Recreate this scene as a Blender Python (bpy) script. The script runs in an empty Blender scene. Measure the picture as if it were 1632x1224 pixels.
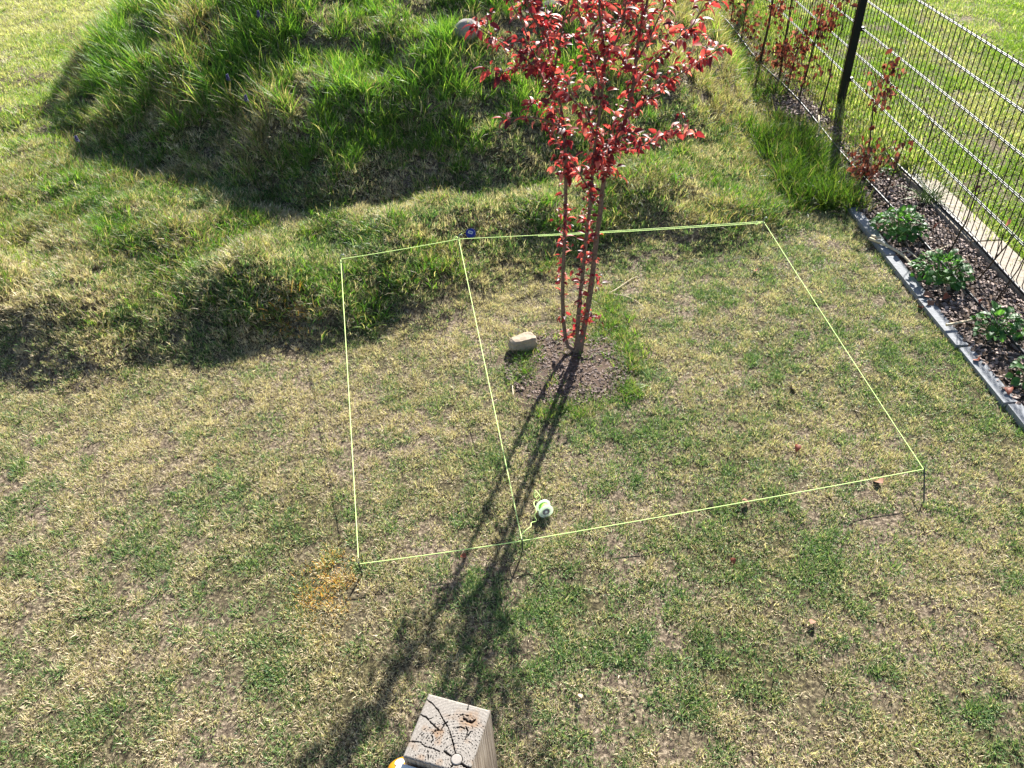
import bpy, bmesh, math, random
import numpy as np
from mathutils import Vector, Matrix, Euler
R = math.radians
random.seed(7); rng = np.random.default_rng(11)
scene = bpy.context.scene
col = scene.collection

# ------------------------------------------------------------------ camera
FPX, PITCH, ROLL, CZ = 1250.0, 0.689, -0.061, 2.58      # focal length in photo pixels (1632 wide)
cp, sp = math.cos(PITCH), math.sin(PITCH)
fw = Vector((0, cp, -sp)); rt0 = Vector((1, 0, 0)); up0 = rt0.cross(fw)
rt = rt0 * math.cos(ROLL) + up0 * math.sin(ROLL); up = rt.cross(fw)
cam = bpy.data.cameras.new('camera'); camo = bpy.data.objects.new('camera', cam); col.objects.link(camo)
m = Matrix((rt, up, -fw)).transposed().to_4x4(); m.translation = Vector((0, 0, CZ)); camo.matrix_world = m
cam.sensor_fit = 'HORIZONTAL'; cam.sensor_width = 36; cam.lens = 36 * FPX / 1632
cam.clip_start = 0.05; cam.clip_end = 2000
scene.camera = camo
scene.render.resolution_x = 1024; scene.render.resolution_y = 768

# ------------------------------------------------------------------ light
SUN_AZ, SUN_EL = R(22), R(33)
world = bpy.data.worlds.new('World'); scene.world = world; world.use_nodes = True
wn = world.node_tree; bg = wn.nodes['Background']
sky = wn.nodes.new('ShaderNodeTexSky'); sky.sky_type = 'NISHITA'; sky.sun_disc = False
sky.sun_elevation = SUN_EL; sky.sun_rotation = SUN_AZ
wn.links.new(sky.outputs[0], bg.inputs[0]); bg.inputs[1].default_value = 0.055
sun = bpy.data.lights.new('sun', 'SUN'); sun.energy = 5.0; sun.angle = R(0.5); sun.color = (1.0, 0.965, 0.90)
suno = bpy.data.objects.new('sun', sun); col.objects.link(suno)
sd = Vector((math.sin(SUN_AZ) * math.cos(SUN_EL), math.cos(SUN_AZ) * math.cos(SUN_EL), math.sin(SUN_EL)))
suno.rotation_euler = sd.to_track_quat('Z', 'Y').to_euler(); suno.location = (3, 8, 9)
scene.view_settings.view_transform = 'Standard'; scene.view_settings.look = 'None'
scene.view_settings.exposure = 1.75; scene.view_settings.gamma = 1
scene.view_settings.use_curve_mapping = False
scene.render.engine = 'CYCLES'; scene.cycles.max_bounces = 5; scene.cycles.diffuse_bounces = 2; scene.cycles.transmission_bounces = 3; scene.cycles.glossy_bounces = 2

# ------------------------------------------------------------------ helpers
def ray(u, v):
    return fw + rt * ((u - 816) / FPX) - up * ((v - 612) / FPX)
C0 = Vector((0, 0, CZ))
def at_z(u, v, z=0.0):
    d = ray(u, v); return C0 + d * ((z - CZ) / d.z)
def at_y(u, v, y):
    d = ray(u, v); return C0 + d * (y / d.y)
def at_x(u, v, x):
    d = ray(u, v); return C0 + d * (x / d.x)

def vnoise(x, y, s, seed):                     # smooth value noise, 0..1
    x = np.asarray(x, float) / s + 1000; y = np.asarray(y, float) / s + 1000
    xi = np.floor(x).astype(np.int64); yi = np.floor(y).astype(np.int64)
    fx = x - xi; fy = y - yi; fx = fx*fx*(3-2*fx); fy = fy*fy*(3-2*fy)
    def h(a, b):
        n = (a * 374761393 + b * 668265263 + seed * 974634777) & 0x7fffffff
        n = ((n ^ (n >> 13)) * 1274126177) & 0x7fffffff
        return ((n ^ (n >> 16)) & 0xffff) / 65535.0
    return (h(xi, yi)*(1-fx)+h(xi+1, yi)*fx)*(1-fy)+(h(xi, yi+1)*(1-fx)+h(xi+1, yi+1)*fx)*fy
def fbm(x, y, s, seed, o=3):
    t = 0; a = 1; w = 0
    for i in range(o):
        t = t + a * vnoise(x, y, s / 2**i, seed + i); w += a; a *= .55
    return t / w
def sstep(a, b, x):
    t = np.clip((np.asarray(x, float) - a) / (b - a), 0, 1); return t*t*(3-2*t)

# ---- terrain: lawn (z=0), low bank, then the big grassy mound
BX = [-12, -6, -2.84, -2.27, -1.74, -1.45, -0.89, -0.61, -0.40, -0.02, 0.37, 0.99, 1.62, 2.15, 3]
BY = [3.9, 3.75, 3.53, 3.42, 3.36, 3.5, 3.59, 3.71, 3.85, 4.12, 4.22, 4.36, 4.46, 4.7, 5.2]
MX, MY, MRX, MRY, MH = -0.85, 8.35, 3.35, 3.45, 1.06
BANK = 0.27
def mound_r(x, y):
    x = np.asarray(x, float); y = np.asarray(y, float)
    return np.sqrt(((x-MX)/np.where(x > MX, 3.95, MRX))**2 + ((y-MY)/MRY)**2) + (fbm(x, y, 1.3, 5) - .5) * .10
def height(x, y):
    x = np.asarray(x, float); y = np.asarray(y, float)
    yb = np.interp(x, BX, BY)
    fade = 1 - sstep(.9, 2.3, x)
    wob = (fbm(x, y, .5, 21, 2) - .5)
    bank = BANK * sstep(-.10, .66, y - yb + wob * .5) * fade
    r = mound_r(x, y)
    prof = 1 - np.clip(r, 0, 1)**2.1
    prof = np.where(prof > 0, prof, 0)
    dome = MH * prof * (1 - sstep(1.95, 2.36, x))
    rough = np.clip(bank / BANK, 0, 1) * (1 - sstep(2.0, 2.3, x)) * sstep(-5.5, -3.9, x + (y - 6) * -.1)
    lump = ((fbm(x, y, .5, 31, 2) - .5) * .30 + (fbm(x, y, .2, 37, 2) - .5) * .07) * rough * np.clip(.72 + prof * 3, 0, 1)
    fine = (fbm(x, y, .16, 41, 2) - .5) * .014
    return (bank + dome + lump + fine) * (x < 2.36)
def hz(x, y): return float(height(np.array([x]), np.array([y]))[0])
def ground_at(u, v):
    d = ray(u, v); t = 0.8
    p = C0 + d * t
    while p.z > hz(p.x, p.y) and t < 60:
        t += .03; p = C0 + d * t
    a, b = t - .03, t
    for _ in range(12):
        mth = (a + b) / 2; p = C0 + d * mth
        if p.z > hz(p.x, p.y): a = mth
        else: b = mth
    return C0 + d * b
def project(x, y, z):
    X = np.stack([x, y, z - CZ], -1); f = np.array(fw); r_ = np.array(rt); u_ = np.array(up)
    zz = X @ f; zz = np.where(zz < .1, .1, zz)
    return 816 + FPX * (X @ r_) / zz, 612 - FPX * (X @ u_) / zz, X @ f

def mesh_obj(name, verts, faces, mat=None, parent=None, smooth=False, world_parent=None):
    me = bpy.data.meshes.new(name); me.from_pydata([tuple(v) for v in verts], [], faces); me.update()
    if smooth: me.polygons.foreach_set('use_smooth', [True] * len(me.polygons))
    if mat: me.materials.append(mat)
    o = bpy.data.objects.new(name, me); col.objects.link(o)
    if parent: o.parent = parent
    return o
def share(name, me, parent, loc=(0, 0, 0), rot=None, scale=1.0):
    o = bpy.data.objects.new(name, me); col.objects.link(o); o.parent = parent
    o.location = loc
    if rot is not None: o.rotation_euler = rot
    o.scale = (scale,) * 3 if not hasattr(scale, '__len__') else scale
    return o
def tag(o, label=None, cat=None, group=None, kind=None):
    if label: o['label'] = label
    if cat: o['category'] = cat
    if group: o['group'] = group
    if kind: o['kind'] = kind
    return o
def thing(name, label, cat, loc=(0, 0, 0), group=None, rz=0):
    o = bpy.data.objects.new(name, None); col.objects.link(o); o.location = loc; o.rotation_euler = (0, 0, rz)
    o.empty_display_size = .05
    return tag(o, label, cat, group)

class MB:
    def __init__(s): s.v = []; s.f = []
    def tube(s, pts, rad, n=6, cap=True):
        pts = [Vector(p) for p in pts]
        if not hasattr(rad, '__len__'): rad = [rad] * len(pts)
        b = len(s.v); t0 = (pts[1] - pts[0]).normalized()
        nrm = t0.cross(Vector((0, 0, 1)))
        if nrm.length < .05: nrm = t0.cross(Vector((1, 0, 0)))
        nrm.normalize()
        for i, p in enumerate(pts):
            t = (pts[min(i+1, len(pts)-1)] - pts[max(i-1, 0)]).normalized()
            nrm = (nrm - t * nrm.dot(t)).normalized(); bi = t.cross(nrm)
            for k in range(n):
                a = 2 * math.pi * k / n
                s.v.append(p + (nrm * math.cos(a) + bi * math.sin(a)) * rad[i])
        for i in range(len(pts) - 1):
            for k in range(n):
                k2 = (k + 1) % n
                s.f.append((b+i*n+k, b+i*n+k2, b+(i+1)*n+k2, b+(i+1)*n+k))
        if cap:
            e = b + (len(pts)-1)*n; c1_ = len(s.v); s.v += [s.v[b+k].copy() for k in range(n)]; c2_ = len(s.v); s.v += [s.v[e+k].copy() for k in range(n)]
            s.f.append(tuple(c1_ + k for k in range(n))[::-1]); s.f.append(tuple(c2_ + k for k in range(n)))
        return s
    def box(s, lo, hi, bev=0.0, jit=0.0):
        b = len(s.v)
        for z in (lo[2], hi[2]):
            i = bev if z == hi[2] else 0
            for x, y in ((lo[0]+i, lo[1]+i), (hi[0]-i, lo[1]+i), (hi[0]-i, hi[1]-i), (lo[0]+i, hi[1]-i)):
                s.v.append(Vector((x + random.uniform(-jit, jit), y + random.uniform(-jit, jit), z + random.uniform(-jit, jit))))
        for q in ((3, 2, 1, 0), (4, 5, 6, 7), (0, 1, 5, 4), (1, 2, 6, 5), (2, 3, 7, 6), (3, 0, 4, 7)):
            s.f.append(tuple(b + k for k in q))
        return s
    def lathe(s, prof, c, axis, n=24):
        axis = Vector(axis).normalized(); a0 = axis.orthogonal().normalized(); b0 = axis.cross(a0); c = Vector(c)
        b = len(s.v)
        for (r, h) in prof:
            for k in range(n):
                a = 2 * math.pi * k / n
                s.v.append(c + axis * h + (a0 * math.cos(a) + b0 * math.sin(a)) * r)
        for i in range(len(prof) - 1):
            for k in range(n):
                k2 = (k + 1) % n
                s.f.append((b+i*n+k, b+i*n+k2, b+(i+1)*n+k2, b+(i+1)*n+k))
        return s
    def build(s, name, mat, parent=None, smooth=False):
        o = mesh_obj(name, s.v, s.f, mat, parent, smooth)
        if parent is not None and parent.type == 'EMPTY':
            o.matrix_parent_inverse = Matrix.LocRotScale(parent.location, parent.rotation_euler, parent.scale).inverted()
        return o

# ---- materials
def newmat(name):
    m = bpy.data.materials.new(name); m.use_nodes = True; nt = m.node_tree
    b = nt.nodes['Principled BSDF']; return m, nt, b
def N(nt, t, **k):
    n = nt.nodes.new(t)
    for a, v in k.items():
        if a == 'inp':
            for i, x in v.items(): n.inputs[i].default_value = x
        else: setattr(n, a, v)
    return n
def ramp(nt, stops, fac=None, interp='LINEAR'):
    r = nt.nodes.new('ShaderNodeValToRGB'); r.color_ramp.interpolation = interp
    e = r.color_ramp.elements
    while len(e) < len(stops): e.new(.5)
    for k, (p, c) in enumerate(stops):
        e[k].position = p; e[k].color = (*c, 1)
    if fac is not None: nt.links.new(fac, r.inputs[0])
    return r
def simple(name, c, rough=.6, spec=.4, metal=0, var=.25, scale=30, bump=.0, c2=None, coat=0):
    m, nt, b = newmat(name)
    tc = N(nt, 'ShaderNodeTexCoord'); no = N(nt, 'ShaderNodeTexNoise', inp={2: scale, 3: 5.0})
    nt.links.new(tc.outputs['Object'], no.inputs['Vector'])
    c2 = c2 or tuple(x * (1 - var) for x in c)
    r = ramp(nt, [(.3, c2), (.68, c)], no.outputs[0]); nt.links.new(r.outputs[0], b.inputs['Base Color'])
    b.inputs['Roughness'].default_value = rough; b.inputs['Specular IOR Level'].default_value = spec
    b.inputs['Metallic'].default_value = metal
    if coat: b.inputs['Coat Weight'].default_value = coat
    if bump:
        bp = N(nt, 'ShaderNodeBump', inp={0: 1.0, 1: bump}); nt.links.new(no.outputs[0], bp.inputs['Height']); nt.links.new(bp.outputs[0], b.inputs['Normal'])
    return m
def leafmat(name, stops, tstops, trans=.45, rough=.35, spec=.5, randsrc='obj'):
    m, nt, b = newmat(name)
    if randsrc == 'obj':
        oi = N(nt, 'ShaderNodeObjectInfo'); fac = oi.outputs['Random']
    else:
        at = N(nt, 'ShaderNodeAttribute', attribute_name='rnd'); fac = at.outputs['Fac']
    r = ramp(nt, stops, fac); r2 = ramp(nt, tstops, fac)
    nt.links.new(r.outputs[0], b.inputs['Base Color'])
    b.inputs['Roughness'].default_value = rough; b.inputs['Specular IOR Level'].default_value = spec
    tr = N(nt, 'ShaderNodeBsdfTranslucent'); nt.links.new(r2.outputs[0], tr.inputs[0])
    mx = N(nt, 'ShaderNodeMixShader', inp={0: trans})
    nt.links.new(b.outputs[0], mx.inputs[1]); nt.links.new(tr.outputs[0], mx.inputs[2])
    nt.links.new(mx.outputs[0], nt.nodes['Material Output'].inputs[0])
    return m

def grassmat(name, green, straw, gtr, trans=.4):
    """per-blade random 'rnd' picks dead or living grass; 'tint' of the tuft = (greenness, brightness, rust)"""
    m, nt, b = newmat(name); L = nt.links
    a = N(nt, 'ShaderNodeAttribute', attribute_name='rnd')
    t = N(nt, 'ShaderNodeAttribute', attribute_name='tint'); t.attribute_type = 'INSTANCER'
    sep = N(nt, 'ShaderNodeSeparateXYZ'); L.new(t.outputs['Vector'], sep.inputs[0])
    a2 = N(nt, 'ShaderNodeAttribute', attribute_name='rnd2')
    lt = N(nt, 'ShaderNodeMath', operation='LESS_THAN'); L.new(a.outputs['Fac'], lt.inputs[0]); L.new(sep.outputs[0], lt.inputs[1])
    g = ramp(nt, green, a2.outputs['Fac']); s = ramp(nt, straw, a2.outputs['Fac'])
    mx = N(nt, 'ShaderNodeMix', data_type='RGBA'); L.new(lt.outputs[0], mx.inputs[0]); L.new(s.outputs[0], mx.inputs[6]); L.new(g.outputs[0], mx.inputs[7])
    ru = N(nt, 'ShaderNodeMath', operation='LESS_THAN'); 
    a3 = N(nt, 'ShaderNodeMath', operation='FRACT'); m3 = N(nt, 'ShaderNodeMath', operation='MULTIPLY', inp={1: 7.31}); L.new(a.outputs['Fac'], m3.inputs[0]); L.new(m3.outputs[0], a3.inputs[0])
    L.new(a3.outputs[0], ru.inputs[0]); L.new(sep.outputs[2], ru.inputs[1])
    mr = N(nt, 'ShaderNodeMix', data_type='RGBA'); L.new(ru.outputs[0], mr.inputs[0]); L.new(mx.outputs[2], mr.inputs[6]); mr.inputs[7].default_value = (.78, .42, .10, 1)
    br = N(nt, 'ShaderNodeVectorMath', operation='SCALE'); L.new(mr.outputs[2], br.inputs[0]); L.new(sep.outputs[1], br.inputs['Scale'])
    L.new(br.outputs[0], b.inputs['Base Color']); b.inputs['Roughness'].default_value = .5; b.inputs['Specular IOR Level'].default_value = .3
    tr = N(nt, 'ShaderNodeBsdfTranslucent')
    tm = N(nt, 'ShaderNodeMix', data_type='RGBA', blend_type='MULTIPLY', inp={0: 1.0}); L.new(br.outputs[0], tm.inputs[6]); tm.inputs[7].default_value = (*gtr, 1)
    L.new(tm.outputs[2], tr.inputs[0])
    mxs = N(nt, 'ShaderNodeMixShader', inp={0: trans}); L.new(b.outputs[0], mxs.inputs[1]); L.new(tr.outputs[0], mxs.inputs[2])
    L.new(mxs.outputs[0], nt.nodes['Material Output'].inputs[0])
    return m
STRAW = [(0, (.20, .145, .095)), (.25, (.53, .43, .29)), (.75, (.80, .69, .48)), (1, (.48, .36, .24))]
M_LAWN = grassmat('lawn_grass_blades', [(0, (.045, .12, .045)), (.5, (.14, .235, .08)), (1, (.36, .43, .17))], STRAW, (1.15, 1.3, .7), .28)
M_LONG = grassmat('long_grass_blades', [(0, (.05, .15, .025)), (.5, (.14, .30, .04)), (1, (.34, .46, .10))],
                  [(0, (.20, .155, .09)), (.6, (.42, .36, .22)), (1, (.60, .53, .35))], (1.3, 1.35, .6), .38)
M_FAR = grassmat('sunny_lawn_blades', [(0, (.10, .20, .04)), (.5, (.22, .33, .06)), (1, (.36, .44, .10))],
                 [(0, (.34, .29, .17)), (.6, (.56, .52, .32)), (1, (.70, .65, .45))], (1.25, 1.4, .55), .35)

# ground sheet
M_GROUND, nt, b = newmat('ground_thatch')
tc = N(nt, 'ShaderNodeTexCoord')
n1 = N(nt, 'ShaderNodeTexNoise', inp={2: 55.0, 3: 6.0, 4: .7}); nt.links.new(tc.outputs['Object'], n1.inputs[0])
n2 = N(nt, 'ShaderNodeTexNoise', inp={2: 1.6, 3: 4.0}); nt.links.new(tc.outputs['Object'], n2.inputs[0])
r1 = ramp(nt, [(.38, (.04, .03, .024)), (.52, (.15, .115, .08)), (.68, (.42, .34, .25))], n1.outputs[0])
r2 = ramp(nt, [(.38, (.03, .025, .015)), (.54, (.08, .07, .035)), (.70, (.28, .24, .12))], n1.outputs[0])
mg = N(nt, 'ShaderNodeMix', data_type='RGBA'); rr = ramp(nt, [(.42, (0, 0, 0)), (.6, (1, 1, 1))], n2.outputs[0])
nt.links.new(rr.outputs[0], mg.inputs[0]); nt.links.new(r1.outputs[0], mg.inputs[6]); nt.links.new(r2.outputs[0], mg.inputs[7])
nt.links.new(mg.outputs[2], b.inputs['Base Color']); b.inputs['Roughness'].default_value = .95; b.inputs['Specular IOR Level'].default_value = .1
bp = N(nt, 'ShaderNodeBump', inp={0: .8, 1: .012}); nt.links.new(n1.outputs[0], bp.inputs['Height']); nt.links.new(bp.outputs[0], b.inputs['Normal'])

M_SOIL = simple('bed_soil', (.14, .10, .075), .95, .1, scale=60, var=.6, bump=.01)
M_FENCE = simple('green_coated_steel', (.006, .010, .010), .55, .25, scale=12, var=.3)
M_CONC = simple('sandy_concrete', (.38, .325, .26), .9, .2, scale=45, var=.3, bump=.004)
M_EDGE = simple('grey_edging_stone', (.25, .26, .275), .85, .25, scale=60, var=.25, bump=.003)
M_HOSE = simple('black_drip_hose', (.02, .02, .024), .5, .4)
M_BARKR = simple('plum_bark', (.20, .14, .11), .8, .3, scale=70, var=.55, bump=.003)
M_STEM = simple('hedge_stem_bark', (.075, .05, .035), .8, .3, scale=70, var=.4)
M_STRING = simple('fluorescent_string', (.72, .95, .32), .6, .2, scale=200, var=.08)
M_PEG = simple('galvanised_peg', (.25, .27, .25), .4, .5, metal=.6)
M_PEGD = simple('dark_peg', (.05, .06, .05), .5, .4)
M_STONE = simple('beige_rock', (.36, .29, .215), .9, .2, scale=28, var=.3, bump=.01)
M_STONEG = simple('grey_rock', (.30, .27, .25), .9, .2, scale=18, var=.3, bump=.01)
M_STONED = simple('dark_rock', (.12, .11, .10), .9, .2, scale=18, var=.3, bump=.01)
M_WHITE = simple('white_plastic', (.82, .85, .80), .35, .4, var=.04)
M_BLUE = simple('blue_plastic', (.02, .03, .24), .3, .5, var=.2)
M_YEL = simple('yellow_plastic', (.44, .19, .006), .35, .4, var=.08)
M_TWIG = simple('dry_stalk', (.62, .52, .36), .8, .2, scale=50, var=.3)
M_GRN = simple('green_thread', (.45, .95, .12), .6, .2, var=.1)
M_LABEL = simple('printed_label', (.28, .25, .30), .5, .3, scale=120, var=.6)
M_PURP = simple('purple_floret', (.07, .06, .20), .6, .3, var=.4)
M_GSTEM = simple('flower_stalk_green', (.10, .22, .05), .6, .3)

# ------------------------------------------------------------------ ground sheet
def axis(lo, hi, step, outer):
    a = list(np.arange(lo, hi + 1e-6, step)); g = step; x = lo; l = []
    while x > -outer: g *= 1.35; x -= g; l.append(x)
    x = a[-1]; g = step; h = []
    while x < outer: g *= 1.35; x += g; h.append(x)
    return np.array(l[::-1] + a + h)
gx = axis(-5.2, 3.4, .045, 500); gy = axis(.4, 11.6, .045, 500)
XX, YY = np.meshgrid(gx, gy); ZZ = height(XX, YY)
# keep a little margin under things laid on the far side
nv = XX.size; me = bpy.data.meshes.new('ground')
V = np.stack([XX.ravel(), YY.ravel(), ZZ.ravel()], -1)
nx, ny = len(gx), len(gy)
ii = (np.arange(ny - 1)[:, None] * nx + np.arange(nx - 1)[None, :]).ravel()
F = np.stack([ii, ii + 1, ii + nx + 1, ii + nx], -1)
me.from_pydata(V.tolist(), [], F.tolist()); me.polygons.foreach_set('use_smooth', [True] * len(me.polygons)); me.materials.append(M_GROUND)
g = bpy.data.objects.new('ground', me); col.objects.link(g); tag(g, kind='structure')

# planting bed between edging and kerb
b_ = MB(); ys = np.arange(1.6, 12.01, .08); xs = np.linspace(2.385, 2.875, 7); vv = []
for y in ys:
    for x in xs: vv.append((x, y, .006 + (.018 if 2.4 < x < 2.86 else 0) * vnoise(x, y, .09, 3)))
ff = [(j*7+i, j*7+i+1, (j+1)*7+i+1, (j+1)*7+i) for j in range(len(ys)-1) for i in range(6)]
bed = mesh_obj('planting_bed', vv, ff, M_SOIL, smooth=True); tag(bed, kind='structure')
tp = at_z(905, 585)
vv = [(tp.x, tp.y, hz(tp.x, tp.y) + .012)]
for rr_ in (1, 2, 3):
    for k in range(28):
        a = k / 28 * 6.283; w = 1 + .18 * math.sin(a * 3 + 1) + .1 * math.sin(a * 5)
        x, y = tp.x + .38 * w * rr_ / 3 * math.cos(a), tp.y + .34 * w * rr_ / 3 * math.sin(a)
        vv.append((x, y, hz(x, y) + (.010 if rr_ < 3 else .0)))
ff = [(0, 1 + k, 1 + (k + 1) % 28) for k in range(28)]
for q in range(2):
    ff += [(1+q*28+k, 29+q*28+k, 29+q*28+(k+1) % 28, 1+q*28+(k+1) % 28) for k in range(28)]
ms = mesh_obj('bare_soil_patch', vv, ff, M_SOIL, smooth=True); tag(ms, kind='structure')

# ------------------------------------------------------------------ grass (instanced tufts)
def blade_tuft(name, n, rad, lmin, lmax, wid, lean, mat, curl=.5, seed=0, droop=0.):
    r = np.random.default_rng(seed); V = []; F = []; a1 = []; a2 = []
    for i in range(n):
        q = rad * math.sqrt(r.random()); th = r.random() * 6.283
        bx, by = q * math.cos(th), q * math.sin(th)
        L = r.uniform(lmin, lmax); w = wid * r.uniform(.6, 1.3)
        az = th + r.normal(0, 1.0) if lean < 1.5 else r.random() * 6.283
        inc = abs(r.normal(lean * .6, .35)) ; inc = min(inc, 1.45)
        dx, dy = math.cos(az), math.sin(az)
        sa = r.random() * 6.283; sx, sy = math.cos(sa), math.sin(sa)
        rn, rn2 = r.random(), r.random(); b0 = len(V); x, y, z = bx, by, -.004; segs = 3 if lmax > .08 else 2
        for s in range(segs + 1):
            f = 1 - (s / segs) ** 1.6
            if s == segs: V.append((x, y, z)); a1.append(rn); a2.append(rn2)
            else:
                V.append((x - sx * w * f / 2, y - sy * w * f / 2, z)); V.append((x + sx * w * f / 2, y + sy * w * f / 2, z))
                a1 += [rn, rn]; a2 += [rn2, rn2]
            st = L / segs; x += dx * math.sin(inc) * st; y += dy * math.sin(inc) * st; z += math.cos(inc) * st
            inc = min(inc + curl * r.uniform(.4, 1.2) / segs + droop / segs, 2.2)
            z = max(z, .002)
        for s in range(segs):
            if s == segs - 1: F.append((b0+2*s, b0+2*s+1, b0+2*s+2))
            else: F.append((b0+2*s, b0+2*s+1, b0+2*s+3, b0+2*s+2))
    me = bpy.data.meshes.new(name); me.from_pydata(V, [], F); me.materials.append(mat)
    for nm, a in (('rnd', a1), ('rnd2', a2)):
        at = me.attributes.new(nm, 'FLOAT', 'POINT'); at.data.foreach_set('value', np.array(a, dtype=np.float32))
    return me
def source(name, meshes):
    c = bpy.data.collections.new(name)
    for me in meshes:
        o = bpy.data.objects.new(name + '_piece', me); c.objects.link(o)
    return c
def scatter(name, P, rot, scl, tint, src, kind='stuff'):
    me = bpy.data.meshes.new(name); me.vertices.add(len(P)); me.vertices.foreach_set('co', np.asarray(P, np.float32).ravel())
    a = me.attributes.new('rot', 'FLOAT_VECTOR', 'POINT'); a.data.foreach_set('vector', np.asarray(rot, np.float32).ravel())
    a = me.attributes.new('scl', 'FLOAT', 'POINT'); a.data.foreach_set('value', np.asarray(scl, np.float32))
    a = me.attributes.new('tint', 'FLOAT_VECTOR', 'POINT'); a.data.foreach_set('vector', np.asarray(tint, np.float32).ravel())
    o = bpy.data.objects.new(name, me); col.objects.link(o); tag(o, kind=kind)
    nt = bpy.data.node_groups.new(name + '_scatter', 'GeometryNodeTree')
    nt.interface.new_socket('Geometry', in_out='INPUT', socket_type='NodeSocketGeometry')
    nt.interface.new_socket('Geometry', in_out='OUTPUT', socket_type='NodeSocketGeometry')
    gi = nt.nodes.new('NodeGroupInput'); go = nt.nodes.new('NodeGroupOutput')
    ip = nt.nodes.new('GeometryNodeInstanceOnPoints'); ci = nt.nodes.new('GeometryNodeCollectionInfo')
    ci.inputs[0].default_value = src; ci.inputs['Separate Children'].default_value = True; ci.inputs['Reset Children'].default_value = True
    ra = nt.nodes.new('GeometryNodeInputNamedAttribute'); ra.data_type = 'FLOAT_VECTOR'; ra.inputs[0].default_value = 'rot'
    e2r = nt.nodes.new('FunctionNodeEulerToRotation')
    sa = nt.nodes.new('GeometryNodeInputNamedAttribute'); sa.data_type = 'FLOAT'; sa.inputs[0].default_value = 'scl'
    L = nt.links
    L.new(gi.outputs[0], ip.inputs['Points']); L.new(ci.outputs[0], ip.inputs['Instance']); ip.inputs['Pick Instance'].default_value = True
    L.new(ra.outputs[0], e2r.inputs[0]); L.new(e2r.outputs[0], ip.inputs['Rotation']); L.new(sa.outputs[0], ip.inputs['Scale'])
    L.new(ip.outputs[0], go.inputs[0])
    mod = o.modifiers.new('scatter', 'NODES'); mod.node_group = nt
    return o
def area_points(x0, x1, y0, y1, dens, margin=170):
    n = int((x1-x0)*(y1-y0)*dens); x = rng.uniform(x0, x1, n); y = rng.uniform(y0, y1, n)
    z = height(x, y); u, v, d = project(x, y, z)
    k = (d > 0) & (u > -margin) & (u < 1632+margin) & (v > -margin) & (v < 1224+margin)
    return x[k], y[k], z[k]
def slope_rot(x, y, k=.6):
    e = .05; gx_ = (height(x+e, y)-height(x-e, y))/(2*e); gy_ = (height(x, y+e)-height(x, y-e))/(2*e)
    rx = np.arctan(gy_)*k; ry = -np.arctan(gx_)*k
    return rx, ry
zone = {}
for nm, (u, v) in dict(rust1=(520, 935), rust2=(470, 512), rust3=(430, 500)).items():
    p = ground_at(u, v); zone[nm] = p
bare = at_z(905, 585)
def bare_mask(x, y):
    a = np.arctan2(y-bare.y, x-bare.x); w = 1 + .18*np.sin(a*3+1) + .1*np.sin(a*5)
    return np.sqrt(((x-bare.x)/.31)**2+((y-bare.y)/.30)**2)/w
def bank_t(x, y):            # 0 on the low lawn, 1 above the bank
    return sstep(-.02, .3, y - np.interp(x, BX, BY) + (fbm(x, y, .35, 77, 2)-.5)*.3)
def long_mask(x, y):         # where grass is long: mound itself
    r = mound_r(x, y); m_ = 1 - sstep(.93, 1.03, r)
    side = sstep(1.95, 2.15, x) * (1 - sstep(2.36, 2.4, x)) * sstep(4.7, 5.0, y)
    return np.maximum(m_ * (x < 2.37), side)
def rough_mask(x, y):        # half long grass on the shelf in front of the mound
    return bank_t(x, y) * (1 - sstep(1.25, 1.5, mound_r(x, y))) * sstep(-4.6, -2.6, x) * (1 - sstep(2.2, 2.35, x))

# 1. mown lawn
lawn_src = source('lawn_tuft', [blade_tuft('lawn_tuft_%d' % i, 38, .030, .010, .033, .0034, 1.1, M_LAWN, .9, 100+i) for i in range(7)])
x, y, z = area_points(-3.6, 2.36, .75, 6.0, 2100)
bt = bank_t(x, y); keep = (rng.random(len(x)) > .75 * long_mask(x, y)) & (bare_mask(x, y) > .85 + rng.normal(0, .22, len(x)))
keep &= rng.random(len(x)) < .20 + .85 * sstep(.34, .60, fbm(x, y, .05, 61, 2))
x, y, z, bt = x[keep], y[keep], z[keep], bt[keep]
pn = fbm(x, y, .55, 301, 4); pn2 = fbm(x, y, .13, 311, 3)
pn3 = fbm(x, y, .05, 321, 2); green = np.clip(.42 + (pn-.5)*1.0 + (pn2-.5)*.9 + (pn3-.5)*1.5, .06, .88)
# sunburnt belt in front of the bank, greener towards the right and bottom
yb = np.interp(x, BX, BY); belt = np.exp(-((yb - y - .35)/.45)**2) * (1 - sstep(.2, 1.2, x))
green = np.clip(green - .22*belt - .12*sstep(-2.4, -3.2, x)*0 - .15*(1-sstep(-3.4, -2.4, x))*bt + .08*sstep(-.2, 1.2, x) - .05*bt, .03, .9)
rust = .45*np.exp(-(((x-zone['rust1'].x)/.09)**2+((y-zone['rust1'].y)/.13)**2)) + .3*np.exp(-(((x-zone['rust2'].x)/.10)**2+((y-zone['rust2'].y)/.10)**2))
rust = rust * (.5 + fbm(x, y, .06, 9, 2))
rx, ry = slope_rot(x, y, .9); rot = np.stack([rx + rng.normal(0, .08, len(x)), ry + rng.normal(0, .08, len(x)), rng.uniform(0, 6.28, len(x))], -1)
scl = rng.uniform(.7, 1.15, len(x)) * (1 + .3*np.clip(green-.45, 0, 1)) * (1 + .7*bt)
tint = np.stack([green, rng.uniform(.72, 1.2, len(x)), rust], -1)
scatter('lawn_grass', np.stack([x, y, z], -1), rot, scl, tint, lawn_src)
print('lawn tufts', len(x))

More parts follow.
